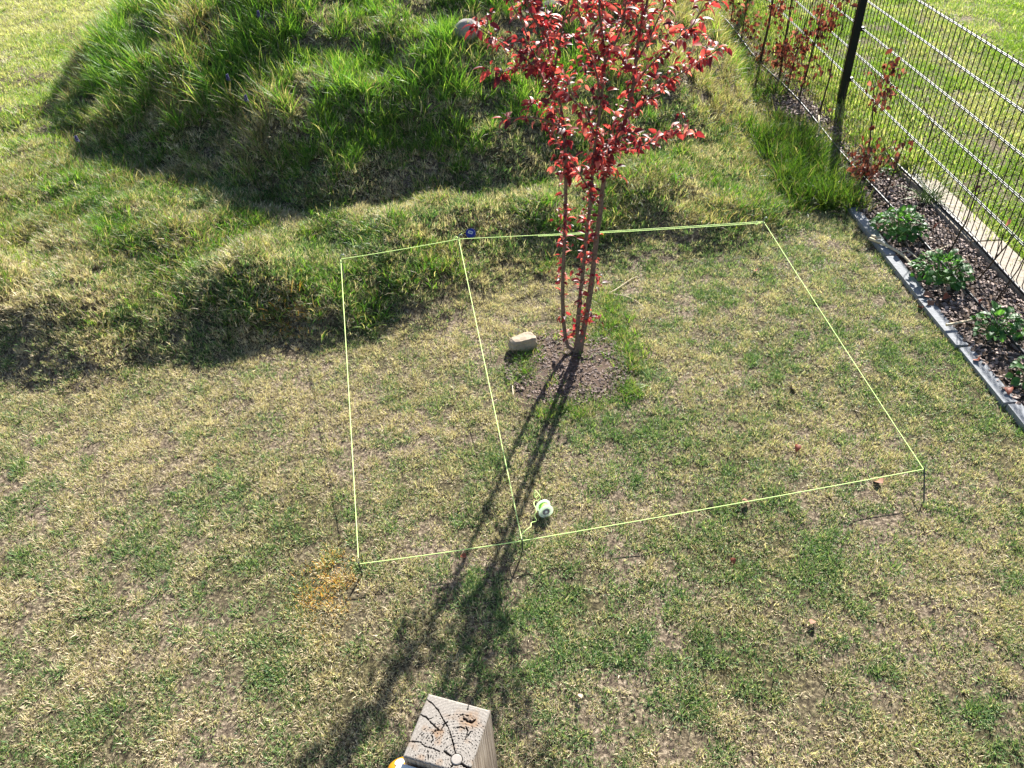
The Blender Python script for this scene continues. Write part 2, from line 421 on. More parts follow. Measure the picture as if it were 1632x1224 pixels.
# 2. half long grass on the bank and shelf
mid_src = source('shelf_tuft', [blade_tuft('shelf_tuft_%d' % i, 34, .045, .03, .09, .0046, .85, M_LONG, 1.2, 200+i) for i in range(6)])
x, y, z = area_points(-4.6, 2.38, 3.2, 7.4, 620)
rm = rough_mask(x, y) * (1 - .8*long_mask(x, y)); cl = fbm(x, y, .22, 401, 3); keep = rng.random(len(x)) < rm * sstep(.36, .60, cl) * 1.05
x, y, z, cl = x[keep], y[keep], z[keep], cl[keep]
pn = fbm(x, y, .5, 411, 3)
rx, ry = slope_rot(x, y, .4); rot = np.stack([rx + rng.normal(-.15, .2, len(x)), ry + rng.normal(0, .2, len(x)), rng.uniform(0, 6.28, len(x))], -1)
tint = np.stack([np.clip(.56 + (pn-.5)*2.0, .10, .95), rng.uniform(.45, 1.1, len(x)), .2*np.exp(-(((x-zone['rust2'].x)/.12)**2+((y-zone['rust2'].y)/.12)**2))], -1)
scatter('shelf_grass', np.stack([x, y, z], -1), rot, rng.uniform(.6, 1.2, len(x)) * (.7 + .8*cl), tint, mid_src)
print('shelf tufts', len(x))

# 3. long grass on the mound
long_src = source('mound_tuft', [blade_tuft('mound_tuft_%d' % i, 34, .05, .08, .24, .0075, .6, M_LONG, 1.0, 300+i) for i in range(7)])
x, y, z = area_points(-5.0, 2.42, 4.4, 11.8, 360)
lm = long_mask(x, y); cl = fbm(x, y, .26, 501, 3); big = fbm(x, y, 1.1, 520, 2)
dry = np.clip((fbm(x, y, .6, 530, 3)-.5)*3.4 + .28*sstep(-2.6, -1.6, x) + .25*sstep(.75, .95, mound_r(x, y)) + .5*sstep(.6, 1.3, x)*(1-sstep(1.9, 2.2, x)), 0, 1)
keep = rng.random(len(x)) < lm * (.12 + 1.2*sstep(.38, .60, cl)) * (1 - .35*dry)
x, y, z, cl, big, dry = x[keep], y[keep], z[keep], cl[keep], big[keep], dry[keep]
lush = 1.1 - sstep(-2.4, -.8, x)*.30
front = 1 - sstep(.8, 1.0, mound_r(x, y))*.45
rx, ry = slope_rot(x, y, .35)
rot = np.stack([rx + rng.normal(-.12, .18, len(x)), ry + rng.normal(.10, .18, len(x)), rng.uniform(0, 6.28, len(x))], -1)
tint = np.stack([np.clip(1.0 - dry*.7 - rng.random(len(x))*.18, .2, 1), rng.uniform(.55, 1.3, len(x)), np.zeros(len(x))], -1)
scatter('mound_grass', np.stack([x, y, z], -1), rot, rng.uniform(.7, 1.15, len(x)) * (.55 + .75*cl) * lush * front, tint, long_src)
print('mound tufts', len(x))
# thatch below the long grass
x, y, z = area_points(-5.0, 2.38, 4.2, 11.8, 260)
lm = long_mask(x, y); keep = rng.random(len(x)) < lm
x, y, z = x[keep], y[keep], z[keep]; rx, ry = slope_rot(x, y, .9)
rot = np.stack([rx, ry, rng.uniform(0, 6.28, len(x))], -1)
tint = np.stack([np.clip(.35 + (fbm(x, y, .5, 611, 2)-.5)*1.5, .05, .9), rng.uniform(.6, 1.0, len(x)), np.zeros(len(x))], -1)
scatter('thatch_grass', np.stack([x, y, z], -1), rot, rng.uniform(1.3, 2.0, len(x)), tint, lawn_src)

# 4. sunny lawns beyond: left of the mound and behind the fence
far_src = source('far_tuft', [blade_tuft('far_tuft_%d' % i, 60, .10, .02, .055, .0062, 1.3, M_FAR, .6, 400+i) for i in range(6)])
x, y, z = area_points(-9.5, 12, 2.6, 17, 230, 120)
k = ((x > 3.10) | (long_mask(x, y) < .3)) & ~((x > -2.8) & (x < 3.11) & (y < 12)) & ~((x < -2.4) & (y < 4.1))
k &= rng.random(len(x)) < .35 + .9*fbm(x, y, .2, 701, 2)
x, y, z = x[k], y[k], z[k]
pn = fbm(x, y, .8, 711, 4); gr = np.where(x > 0, .74, .50) + (pn-.5)*1.9 + (fbm(x, y, .2, 720, 2)-.5)*.8
gr = gr + np.where(x > 0, .25*np.exp(-((x-3.5)/.5)**2), 0)
rot = np.stack([rng.normal(0, .08, len(x)), rng.normal(0, .08, len(x)), rng.uniform(0, 6.28, len(x))], -1)
scatter('outer_lawn_grass', np.stack([x, y, z], -1), rot, rng.uniform(.75, 1.25, len(x)), np.stack([np.clip(gr, .08, .98), rng.uniform(.8, 1.12, len(x)), np.zeros(len(x))], -1), far_src)
print('far tufts', len(x))

# long grass spilling over the upper end of the bed, straw litter and grass between the hedge stems
def strip(n, x0, x1, y0, y1, sc0, sc1, gr0, gr1, src, nm, thr=.45, br=1):
    x = rng.uniform(x0, x1, n); y = rng.uniform(y0, y1, n); k = fbm(x, y, .3, 811, 2) > thr; x, y = x[k], y[k]; m_ = len(x)
    scatter(nm, np.stack([x, y, np.maximum(height(x, y), .01)], -1), np.stack([rng.normal(0, .25, m_), rng.normal(0, .25, m_), rng.uniform(0, 6.28, m_)], -1), rng.uniform(sc0, sc1, m_),
            np.stack([rng.uniform(gr0, gr1, m_), rng.uniform(.7, 1.1, m_) * br, np.zeros(m_)], -1), src)
strip(460, 2.18, 2.54, 4.7, 12, .35, .9, .5, .9, long_src, 'bed_edge_grass', .30, .7)  # blades dimmed: the shade along the bed is put into their colour
strip(190, 1.98, 2.42, 4.75, 6.1, .7, 1.15, .8, 1.0, long_src, 'bed_corner_grass', .25, .5)  # darker clump, hedge shadow painted into the grass colour
strip(900, 2.45, 2.95, 5.3, 12, .6, 1.2, .0, .55, mid_src, 'hedge_litter_grass', .38)
strip(1500, 2.84, 3.16, 5.25, 12, .9, 1.7, .25, .9, far_src, 'kerb_grass', .30)
strip(60, 3.05, 3.14, 3.0, 5.3, .7, 1.2, .3, .9, far_src, 'kerb_edge_grass', .4)
# 5. bark chips in bed and round the tree
def chip_mesh(i):
    r = random.Random(i); l, w, t = r.uniform(.012, .026), r.uniform(.006, .013), r.uniform(.002, .004)
    v = []
    for zz in (0, t):
        k = 1 if zz == 0 else .85
        for (a, b2) in ((-l, -w*r.uniform(.3, 1)), (l*.3, -w), (l, w*r.uniform(-.4, .4)), (l*.2, w), (-l*.9, w*r.uniform(.4, 1))):
            v.append((a*k, b2*k, zz + r.uniform(-.001, .001)))
    f = [(4, 3, 2, 1, 0), (5, 6, 7, 8, 9)] + [(k, (k+1) % 5, (k+1) % 5+5, k+5) for k in range(5)]
    me = bpy.data.meshes.new('bark_chip'); me.from_pydata(v, [], f); me.materials.append(M_CHIP); return me
M_CHIP, nt, b = newmat('bark_chips')
t_ = N(nt, 'ShaderNodeAttribute', attribute_name='tint'); t_.attribute_type = 'INSTANCER'; nt.links.new(t_.outputs['Vector'], b.inputs['Base Color']); b.inputs['Roughness'].default_value = .8
chip_src = source('bark_chip_source', [chip_mesh(i) for i in range(8)])
n = 15000; x = rng.uniform(2.385, 2.87, n); y = rng.uniform(1.8, 12, n)
k = rng.random(n) < np.where(y < 6, 1, .55); x, y = x[k], y[k]; z = np.full(len(x), .018) + rng.uniform(0, .012, len(x))
n2 = 1900; a = rng.uniform(0, 6.283, n2); q = np.sqrt(rng.random(n2)) * 1.08
x2 = bare.x + .31*q*np.cos(a); y2 = bare.y + .30*q*np.sin(a); z2 = height(x2, y2) + .012
x = np.concatenate([x, x2]); y = np.concatenate([y, y2]); z = np.concatenate([z, z2])
s_ = rng.random(len(x)); s_ = s_**1.6; s_ = s_ * np.where(np.arange(len(x)) >= len(x)-n2, .5, 1); c_ = np.array([[.07, .045, .035]]) * (1-s_[:, None]) + np.array([[.42, .31, .26]]) * s_[:, None]
scatter('bark_mulch', np.stack([x, y, z], -1), np.stack([rng.normal(0, .35, len(x)), rng.normal(0, .35, len(x)), rng.uniform(0, 6.28, len(x))], -1),
        rng.uniform(.5, 1.1, len(x)) * np.where(np.arange(len(x)) >= len(x)-n2, .48, .9), c_, chip_src)

# ------------------------------------------------------------------ kerb and edging
kerb = thing('concrete_kerb', 'sandy concrete kerb running under the wire mesh fence', 'kerb', (2.98, 5, 0))
y = 1.2
while y < 12.5:
    MB().box((2.885, y+.004, -.06), (3.09, y + .996, .034 + random.uniform(-.003, .003)), .008, .002).build('kerb_slab', M_CONC, kerb); y += 1.0
edge = thing('stone_edging', 'row of grey edging stones between lawn and planting bed', 'edging', (2.36, 4, 0))
y = 1.35; i = 0
while y < 5.2:
    l = .46
    MB().box((2.328 + .010*math.sin(i), y+.004, -.08), (2.402 + .010*math.sin(i), y+l-.004, .03 + random.uniform(-.006, .006)), .005, .003).build('edging_stone', M_EDGE, edge); y += l; i += 1

# ------------------------------------------------------------------ fence
fence = thing('wire_mesh_fence', 'dark green double rod wire mesh fence with a black post beside the bed', 'fence', (2.95, 5, 0))
def fx(y): return 2.845 / math.cos(-.023) + y * math.tan(.023)
POSTS = [3.42, 6.60, 9.78, 12.9]
for py_ in POSTS:
    px = fx(py_) - .045
    o = MB().box((px-.028, py_-.024, -.3), (px+.028, py_+.024, 1.10)).build('post', M_FENCE, fence)
    MB().box((px-.031, py_-.027, 1.1), (px+.031, py_+.027, 1.112), .004).build('post_cap', M_HOSE, fence)
    for hz_ in (.23, .63, 1.03):
        MB().box((px+.0285, py_-.018, hz_-.015), (px+.062, py_+.018, hz_+.015)).build('clamp', M_FENCE, fence)
wy0 = 1.0; wire_me = MB().tube([(0, 0, .028), (0, 0, .5), (0, 0, 1.06)], .0029, 6).build('wire', M_FENCE, fence)
wire_me.location = (fx(wy0), wy0, 0); wire_me.matrix_parent_inverse = Matrix.Translation(-fence.location)
yy = wy0 + .0625; cnt = 0
while yy < 12.9:
    o = bpy.data.objects.new('wire', wire_me.data); col.objects.link(o); o.parent = fence; o.matrix_parent_inverse = Matrix.Translation(-fence.location)
    o.location = (fx(yy), yy, 0); yy += .0625
M_RAIL = simple('sunlit_coated_rail', (.025, .04, .036), .5, .45, scale=12, var=.2)  # lighter copy of the fence coating, sunlight on the rails put into its colour
for k in range(6):
    h = .033 + .2 * k
    segs = [1.0] + POSTS
    for a, b2 in zip(segs[:-1], segs[1:]):
        for s in (-1, 1):
            w = .0 if k < 5 else .004
            pts = [(fx(a + (b2-a)*t) + s*.0068, a + (b2-a)*t, h + w*math.sin(t*3.1)) for t in np.linspace(0, 1, 7)]
            MB().tube(pts, .0036, 8).build('rail', M_RAIL, fence, True)

# hoses
def polyline(fn, n): return [fn(i/(n-1)) for i in range(n)]
h1 = MB().tube([(2.60 + .012*math.sin(y*2.2), y, .045 + .01*math.sin(y*3)) for y in np.arange(2.2, 12, .12)], .008, 8).build('drip_hose', M_HOSE, None, True)
tag(h1, 'thin black drip hose lying along the middle of the planting bed', 'hose')
h2 = MB().tube([(2.905 + .012*math.sin(y*3.1), y, .046 + .004*math.sin(y*5)) for y in np.arange(1.5, 5.6, .1)], .009, 8).build('drip_hose', M_HOSE, None, True)
tag(h2, 'thin black hose lying on the sandy kerb at the foot of the fence', 'hose')

# ------------------------------------------------------------------ plum tree
def leaf_mesh(name, l, w, fold=.35, curl=.5, mat=None, teeth=0, seed=0, nseg=4):
    r = random.Random(seed); v = [(0, 0, 0)]; f = []; 
    for i in range(1, nseg):
        t = i / nseg; ww = w/2 * math.sin(math.pi * t**.8) ** .8 * (1 + (teeth if i % 2 else -teeth))
        a = curl * t; x = l * math.sin(a) / max(curl, .01) if curl else l*t; zz = -l * (1 - math.cos(a)) / max(curl, .01)
        v += [(x, ww, zz + ww*fold), (x, 0, zz), (x, -ww, zz + ww*fold)]
    a = curl; v.append((l * math.sin(a)/curl, 0, -l*(1-math.cos(a))/curl))
    f += [(0, 2, 1), (0, 3, 2)]
    for i in range(nseg-2):
        b = 1 + i*3; f += [(b, b+1, b+4, b+3), (b+1, b+2, b+5, b+4)]
    b = 1 + (nseg-2)*3; e = len(v)-1; f += [(b, b+1, e), (b+1, b+2, e)]
    me = bpy.data.meshes.new(name); me.from_pydata(v, [], f); me.polygons.foreach_set('use_smooth', [True]*len(f)); me.materials.append(mat); 
    return me
RED = [(0, (.05, .012, .02)), (.45, (.13, .022, .03)), (.8, (.36, .07, .055)), (1, (.60, .28, .24))]
REDT = [(0, (.14, .01, .015)), (.45, (.38, .03, .035)), (.75, (.85, .11, .08)), (1, (1.0, .28, .18))]
M_RED = leafmat('red_plum_leaf', RED, REDT, .42, .5, .5)
M_REDF = leafmat('red_plum_leaf_mass', RED, REDT, .42, .5, .5, 'attr')
M_COPPER = leafmat('copper_beech_leaf', [(0, (.06, .02, .015)), (.5, (.14, .045, .03)), (1, (.40, .22, .17))], [(0, (.10, .02, .012)), (.7, (.20, .05, .025)), (1, (.45, .16, .09))], .4, .5, .4)
M_GREENL = leafmat('fresh_green_leaf', [(0, (.022, .075, .02)), (.5, (.045, .13, .03)), (1, (.09, .20, .05))], [(0, (.12, .36, .03)), (1, (.24, .55, .07))], .28, .5, .3)
leafs = [leaf_mesh('leaf', l, w, fo, cu, M_RED, 0, i) for i, (l, w, fo, cu) in enumerate([(.046, .022, .5, .9), (.040, .019, .8, 1.4), (.052, .023, .4, .6), (.033, .016, .6, 1.1), (.023, .010, .6, .7)])]

base = ground_at(921, 562)
tree = thing('plum_tree', 'young red leaved plum tree with several slim stems inside the string', 'tree', base)
DY = base.y
def P(u, v, dy=0): return at_y(u, v, DY + dy)
stems = {
 'left': [P(921, 566), P(912, 556, .0), P(903, 545, .01), P(897, 493, .02), P(898, 421, .03), P(901, 336, .02), P(902, 279, .0), P(900, 230, .0), P(899, 200, .02), P(893, 165, .05), P(884, 123, .08), P(872, 60, .1), P(862, 0, .12), P(850, -80, .15)],
 'mid': [P(921, 566), P(920, 530, .0), P(924, 479, -.02), P(930, 422, -.03), P(936, 364, -.04), P(943, 307, -.05), P(944, 267, -.06), P(950, 220, -.06), P(958, 160, -.06), P(964, 100, -.08), P(958, 40, -.09), P(955, 0, -.1), P(960, -110, -.1)],
 'right': [P(923, 566), P(927, 545), P(941, 465, .03), P(950, 387, .05), P(957, 336, .06), P(962, 290, .06), P(975, 240, .05), P(996, 190, .04), P(1007, 150, .04), P(1013, 100, .05), P(1020, 50, .06), P(1032, 0, .08), P(1050, -120, .1)],
}
rad0 = {'left': (.013, .004), 'mid': (.013, .004), 'right': (.017, .005)}
def densify(pts, n=3, j=0.0):
    out = []
    for i in range(len(pts)-1):
        p0 = pts[max(i-1, 0)]; p1 = pts[i]; p2 = pts[i+1]; p3 = pts[min(i+2, len(pts)-1)]
        for k in range(n):
            t = k/n
            q = .5*((2*p1) + (p2-p0)*t + (2*p0-5*p1+4*p2-p3)*t*t + (3*p1-p0-3*p2+p3)*t**3)
            out.append(q + Vector((random.uniform(-j, j), random.uniform(-j, j), 0)))
    out.append(pts[-1]); return out
def taper_tube(name, pts, r0, r1, mat, parent, n=7, dn=3, j=0.001):
    q = densify(pts, dn, j); m_ = len(q)
    rad = [(r0 + (r1-r0)*(i/(m_-1))**.8) * (1 + random.uniform(-.07, .07)) for i in range(m_)]
    q[0] = pts[0]
    return MB().tube(q, rad, n).build(name, mat, parent, True), q
MB().tube([base - Vector((0, 0, .06)), base + Vector((0, 0, .01)), P(922, 545), P(925, 530)], [.027, .024, .021, .017], 9).build('trunk', M_BARKR, tree, True)
for k, s in stems.items(): taper_tube('stem', s, rad0[k][0], rad0[k][1], M_BARKR, tree)
branches = [
 [P(899, 206), P(880, 196, -.04), P(855, 188, -.1), P(830, 187, -.13), P(808, 190, -.16)],
 [P(902, 262), P(889, 230, .04), P(879, 205, .08), P(872, 185, .12)],
 [P(893, 165, .05), P(862, 120, -.02), P(830, 85, -.08), P(790, 62, -.14), P(758, 40, -.2)],
 [P(888, 140, .06), P(860, 118, .02), P(828, 108, -.04), P(792, 118, -.1)],
 [P(884, 123, .08), P(848, 84, .1), P(835, 40, .14), P(812, 0, .18), P(800, -50, .2)],
 [P(884, 110, .08), P(893, 60, .0), P(905, 10, -.05), P(915, -60, -.1)],
 [P(943, 307, -.05), P(928, 284, -.1), P(918, 262, -.12), P(908, 250, -.1)],
 [P(958, 160, -.06), P(948, 108, -.12), P(931, 60, -.16), P(922, 10, -.2), P(918, -40, -.22)],
 [P(950, 220, -.06), P(932, 180, -.14), P(915, 160, -.18), P(905, 150, -.2)],
 [P(975, 240, .05), P(1010, 236, -.08), P(1040, 225, -.17), P(1070, 208, -.25), P(1106, 213, -.34)],
 [P(996, 190, .04), P(1035, 158, -.05), P(1068, 128, -.13), P(1100, 108, -.22), P(1147, 76, -.32)],
 [P(1007, 140, .04), P(1040, 100, -.06), P(1075, 68, -.14), P(1105, 38, -.22), P(1124, 6, -.28)],
 [P(1013, 100, .05), P(1040, 50, .05), P(1062, 0, .0), P(1085, -60, -.05)],
 [P(964, 100, -.08), P(985, 60, -.14), P(995, 20, -.16), P(1000, -40, -.2)],
 [P(1020, 60, .06), P(1010, 10, -.02), P(1003, -50, -.08)],
 [P(1013, 120, .05), P(985, 85, .12), P(970, 40, .18), P(958, -10, .2)],
 [P(872, 60, .1), P(845, 20, .05), P(835, -20, .0), P(828, -60, 0)],
]
bq = []
for b_ in branches:
    o, q = taper_tube('branch', b_, .0055, .0018, M_BARKR, tree, 5, 3, .002); bq.append(q)
leafpos = []
def rosette(p, d, n, spread=1.0, big=1.0, drop=0.0):
    for i in range(n):
        az = random.uniform(0, 6.283); pitch = random.gauss(.15 + drop, .55)
        d2 = (Vector((math.cos(az), math.sin(az), -math.sin(pitch))) * spread + d * .35).normalized()
        off = d2 * random.uniform(.004, .022)
        q = d2.to_track_quat('X', 'Z').to_euler(); q.rotate_axis('X', random.gauss(0, .6))
        k = random.choices(range(5), (4, 4, 3, 3, 2))[0]
        leafpos.append((p + off, q, k, random.uniform(.55, 1.2) * big))
twigs = MB()
for q in bq:
    L = 0
    for i in range(1, len(q)):
        d = (q[i]-q[i-1]); L += d.length
        t = i/len(q)
        step = .037
        while L > step:
            L -= step; p = q[i-1].lerp(q[i], random.random())
            if t > .12:
                rosette(p, d.normalized(), random.randint(3, 6))
                if random.random() < .5:      # side spur
                    az = random.uniform(0, 6.283); e = p + Vector((math.cos(az)*.06, math.sin(az)*.06, random.uniform(.0, .09)))
                    twigs.tube([p, p.lerp(e, .5) + Vector((0, 0, -.004)), e], [.0016, .0013, .001], 4); 
                    rosette(p.lerp(e, .55), d.normalized(), 2); rosette(e, d.normalized(), random.randint(4, 7))
    rosette(q[-1], d.normalized(), 5)
# leaves on the stems: crown part dense, lower part in spaced little tufts
for k, s in stems.items():
    q = densify(s, 6)
    for i in range(1, len(q)):
        h = q[i].z - base.z; d = (q[i]-q[i-1]).normalized()
        if h > 1.05:
            if random.random() < .72: 
                rosette(q[i], d, random.randint(3, 6))
                if random.random() < .45:
                    az = random.uniform(0, 6.283); e = q[i] + Vector((math.cos(az)*.09, math.sin(az)*.09, random.uniform(.02, .12)))
                    twigs.tube([q[i], e], [.0018, .001], 4); rosette(e, d, 4); rosette(q[i].lerp(e, .5), d, 2)
        elif h > .08 and random.random() < {'left': .9, 'mid': .95, 'right': .7 if h < .6 else .1}[k]:
            rosette(q[i], d, random.randint(3, 6), 1, .85)
for (u, v, dy, n) in [(902, 262, 0, 16), (905, 275, 0, 12), (900, 250, 0, 10), (965, 262, 0, 22), (960, 248, -.04, 20), (972, 240, .03, 16), (955, 280, -.05, 8), (950, 232, -.05, 14),
                      (968, 265, .05, 22), (955, 262, -.08, 18), (980, 232, .0, 16), (896, 330, .02, 8), (898, 318, .02, 5), (896, 352, .02, 8), (899, 392, .02, 9), (896, 440, .02, 6), (940, 325, -.05, 6), (936, 352, -.05, 7), (938, 410, .0, 7), (936, 440, 0, 10), (945, 448, 0, 8), (931, 480, 0, 8), (944, 505, .02, 7), (925, 505, 0, 7), (943, 205, -.06, 12), (985, 205, .03, 12)]:
    for i in range(n * 3 // 4):
        p = P(u + random.gauss(0, 7), v + random.gauss(0, 8), dy + random.gauss(0, .025)); rosette(p, Vector((0, 0, 1)), 2, 1, .98 if v < 300 else .85, .35)
twigs.build('twig', M_BARKR, tree)['kind'] = 'stuff'
def merge_leaves(name, items, meshes, mat, parent):
    V = []; F = []; rn = []
    base_v = [np.array([v.co[:] for v in m_.vertices]) for m_ in meshes]; base_f = [[tuple(p.vertices) for p in m_.polygons] for m_ in meshes]
    for (p, e, k, s) in items:
        M_ = np.array(e.to_matrix()); v = base_v[k] @ M_.T * s + np.array(p); b = len(V)
        V.extend(v.tolist()); F.extend([tuple(b + i for i in f) for f in base_f[k]]); rn += [random.random()] * len(v)
    o = mesh_obj(name, V, F, mat, parent, True); at = o.data.attributes.new('rnd', 'FLOAT', 'POINT'); at.data.foreach_set('value', np.array(rn, np.float32))
    o.matrix_parent_inverse = Matrix.Translation(-Vector(parent.location)); o['kind'] = 'stuff'; return o
vis = []
for it in leafpos:
    u, v, d = project(np.array([it[0].x]), np.array([it[0].y]), np.array([it[0].z]))
    infr = (v[0] > 6) & (v[0] < 1224)
    vis.append((-(1 if infr else 0) * it[3] / d[0], it))
vis.sort(key=lambda q: q[0])
print('plum leaves', len(vis))
inv = Matrix.Translation(-base)
for _, (p, e, k, s) in vis[:300]:
    share('leaf', leafs[k], tree, p - base, e, s)
merge_leaves('foliage', [it for _, it in vis[300:]], leafs, M_REDF, tree)

# ------------------------------------------------------------------ copper hedge plants in the bed
bl = [leaf_mesh('leaf', l, w, fo, cu, M_COPPER, 0, i, 4) for i, (l, w, fo, cu) in enumerate([(.052, .033, .7, 1.1), (.044, .027, .9, 1.4), (.056, .031, .6, .9)])]
def hedge(us, x, leaves, label, rad=.006, rng_=(.3, 1.0), side=5):
    rad *= 1.3
    pts = [at_x(u, v, x + i*.01) for i, (u, v) in enumerate(us)]
    pts[0].z = min(pts[0].z, .06)
    b0 = Vector((pts[0].x, pts[0].y, 0.0)); root = thing('hedge_plant', label, 'shrub', b0, 'young hedge plants along the fence')
    pts = [b0 + Vector((0, 0, -.02))] + pts
    o, q = taper_tube('stem', pts, rad, rad*.3, M_STEM, root, 6, 4, .004)
    tips = []
    for s in range(side):
        i = int(len(q) * random.uniform(rng_[0]*.6, .95)); i = min(i, len(q)-1); p = q[i]
        az = random.uniform(0, 6.283); l = random.uniform(.10, .30)
        e = p + Vector((math.cos(az)*l*.6, math.sin(az)*l*.6, l))
        MB().tube([p, p.lerp(e, .5) + Vector((math.cos(az)*.02, math.sin(az)*.02, 0)), e], [.003, .0022, .0012], 5).build('branch', M_STEM, root)
        tips += [p.lerp(e, t) for t in (.35, .6, .85, 1)]
    leaves = int(leaves*1.25) if leaves > 40 else leaves
    hang = [q[int(len(q)*t)] for t in np.linspace(rng_[0], .97, 7)] + tips + tips
    for i in range(int(leaves * 2.2) if leaves > 20 else leaves // 3):
        p = random.choice(hang) + Vector((random.gauss(0, .042), random.gauss(0, .042), random.gauss(0, .035)))
        e = Euler((random.gauss(0, .8), random.gauss(.8, .5), random.uniform(0, 6.283)))
        o = bpy.data.objects.new('leaf', random.choice(bl)); col.objects.link(o); o.parent = root; o.location = p - b0; o.rotation_euler = e; o.scale = (random.uniform(.7, 1.1),)*3
    return root
H = [
 ([(1166, 20), (1169, 0), (1176, -70)], 2.60, 26, 'thin hedge stem at the top end of the bed, nearest the red tree crown', .007),
 ([(1184, 45), (1190, 10), (1200, -50)], 2.62, 30, 'second hedge plant from the top, slim dark stem just behind the thick one', .008),
 ([(1208, 118), (1218, 70), (1229, 15), (1238, -40)], 2.60, 45, 'thickest dark hedge stem, standing where the mound meets the bed', .016),
 ([(1245, 105), (1252, 60), (1260, 15), (1266, -30)], 2.66, 75, 'hedge plant full of copper leaves right of the thickest stem', .010),
 ([(1257, 130), (1266, 95), (1280, 50), (1296, 0), (1304, -30)], 2.66, 70, 'leafy copper hedge plant leaning between two other leafy ones', .007),
 ([(1277, 142), (1290, 100), (1303, 50), (1312, 5), (1318, -30)], 2.68, 85, 'copper leaved hedge plant with its leaves hanging over the fence wires', .008),
 ([(1303, 190), (1318, 140), (1326, 100), (1341, 45), (1348, 10)], 2.70, 14, 'nearly bare forked hedge plant left of the black fence post', .007),
 ([(1328, 208), (1336, 188), (1343, 165), (1350, 130)], 2.76, 4, 'short bare hedge twig at the foot of the black fence post', .005),
 ([(1378, 300), (1384, 250), (1390, 190), (1393, 130)], 2.62, 78, 'copper leaved hedge plant right of the black fence post', .008),
 ([(1406, 326), (1422, 280), (1442, 230), (1455, 190)], 2.66, 5, 'bare leaning hedge whip beside the small green sprout', .005),
 ([(1441, 318), (1456, 275), (1478, 228), (1492, 180)], 2.72, 5, 'bare hedge whip rising from the strappy grass clump', .005),
 ([(1500, 425), (1526, 378), (1546, 335), (1560, 290), (1568, 240)], 2.66, 6, 'bare hedge whip behind the second green bush', .006),
 ([(1546, 462), (1580, 420), (1614, 380), (1640, 330)], 2.72, 4, 'long bare hedge whip slanting across the kerb', .006),
 ([(1573, 500), (1597, 466), (1622, 430), (1650, 380)], 2.70, 4, 'bare hedge whip at the right picture edge above the third green bush', .006),
]
for us, x, n_, lab, r_ in H: hedge(us, x, n_, lab, r_, side=6 if n_ > 20 else 3)

# ------------------------------------------------------------------ green bushes in the bed
gl = [leaf_mesh('leaf', l, w, fo, cu, M_GREENL, te, i, 6) for i, (l, w, fo, cu, te) in enumerate([(.050, .044, .2, .5, .08), (.042, .036, .3, .8, .1), (.034, .03, .3, .4, .1)])]
def bush(u, v, z, rx_, h_, n_, label, sc=1.0):
    c = at_z(u, v, z); c.x = min(c.x, 2.80); b0 = Vector((c.x, c.y, .015)); root = thing('leafy_bush', label, 'plant', b0, 'low green bushes in the bed')
    st = MB()
    for i in range(n_):
        a = random.uniform(0, 6.283); q = math.sqrt(random.random()); el = math.sqrt(1 - q*q*.85)
        p = Vector((rx_*q*math.cos(a), rx_*q*math.sin(a), h_*el*random.uniform(.65, 1.0)))
        out = Vector((math.cos(a)*q, math.sin(a)*q, .05 + .5*(1-q))); out.normalize()
        e = out.to_track_quat('X', 'Z').to_euler(); e.rotate_axis('X', random.gauss(0, .35)); e.rotate_axis('Y', random.gauss(.1, .3))
        share('leaf', random.choice(gl), root, p, e, random.uniform(.6, 1.1) * sc)
        if i % 3 == 0: st.tube([(p.x*.1, p.y*.1, 0), (p.x*.6, p.y*.6, p.z*.6), tuple(p)], [.0028, .002, .0015], 4)
    o = mesh_obj('stalks', st.v, st.f, M_GSTEM, root); o['kind'] = 'stuff'
    return root
bush(1434, 364, .07, .15, .18, 170, 'largest low green bush, at the top of the bed beside the first edging stones')
bush(1500, 436, .07, .15, .18, 165, 'round green bush in the middle of the bed, second of the four')
bush(1588, 524, .06, .115, .16, 90, 'smaller green bush, third down the bed with sticks beside it')
bush(1648, 596, .06, .10, .12, 70, 'green bush at the lower right picture edge, last in the bed')
bush(1382, 254, .03, .045, .05, 16, 'tiny green sprout in the mulch below the copper leaves', .6)
bush(1415, 276, .03, .045, .05, 18, 'tiny bright green sprout between the bare whips', .6)
# strappy grass clump
gp = at_z(1478, 325, .0)
me_ = blade_tuft('blades', 130, .045, .14, .30, .005, 1.0, M_LONG, 1.6, 77)
gt = thing('grass_clump', 'loose clump of long arching grass beside the kerb in the bed', 'grass clump', (gp.x, gp.y, .015))
M_CL = simple('strappy_grass', (.26, .33, .10), .5, .3, scale=15, c2=(.10, .18, .05)); me_.materials.clear(); me_.materials.append(M_CL)
o = share('blades', me_, gt); o['kind'] = 'stuff'
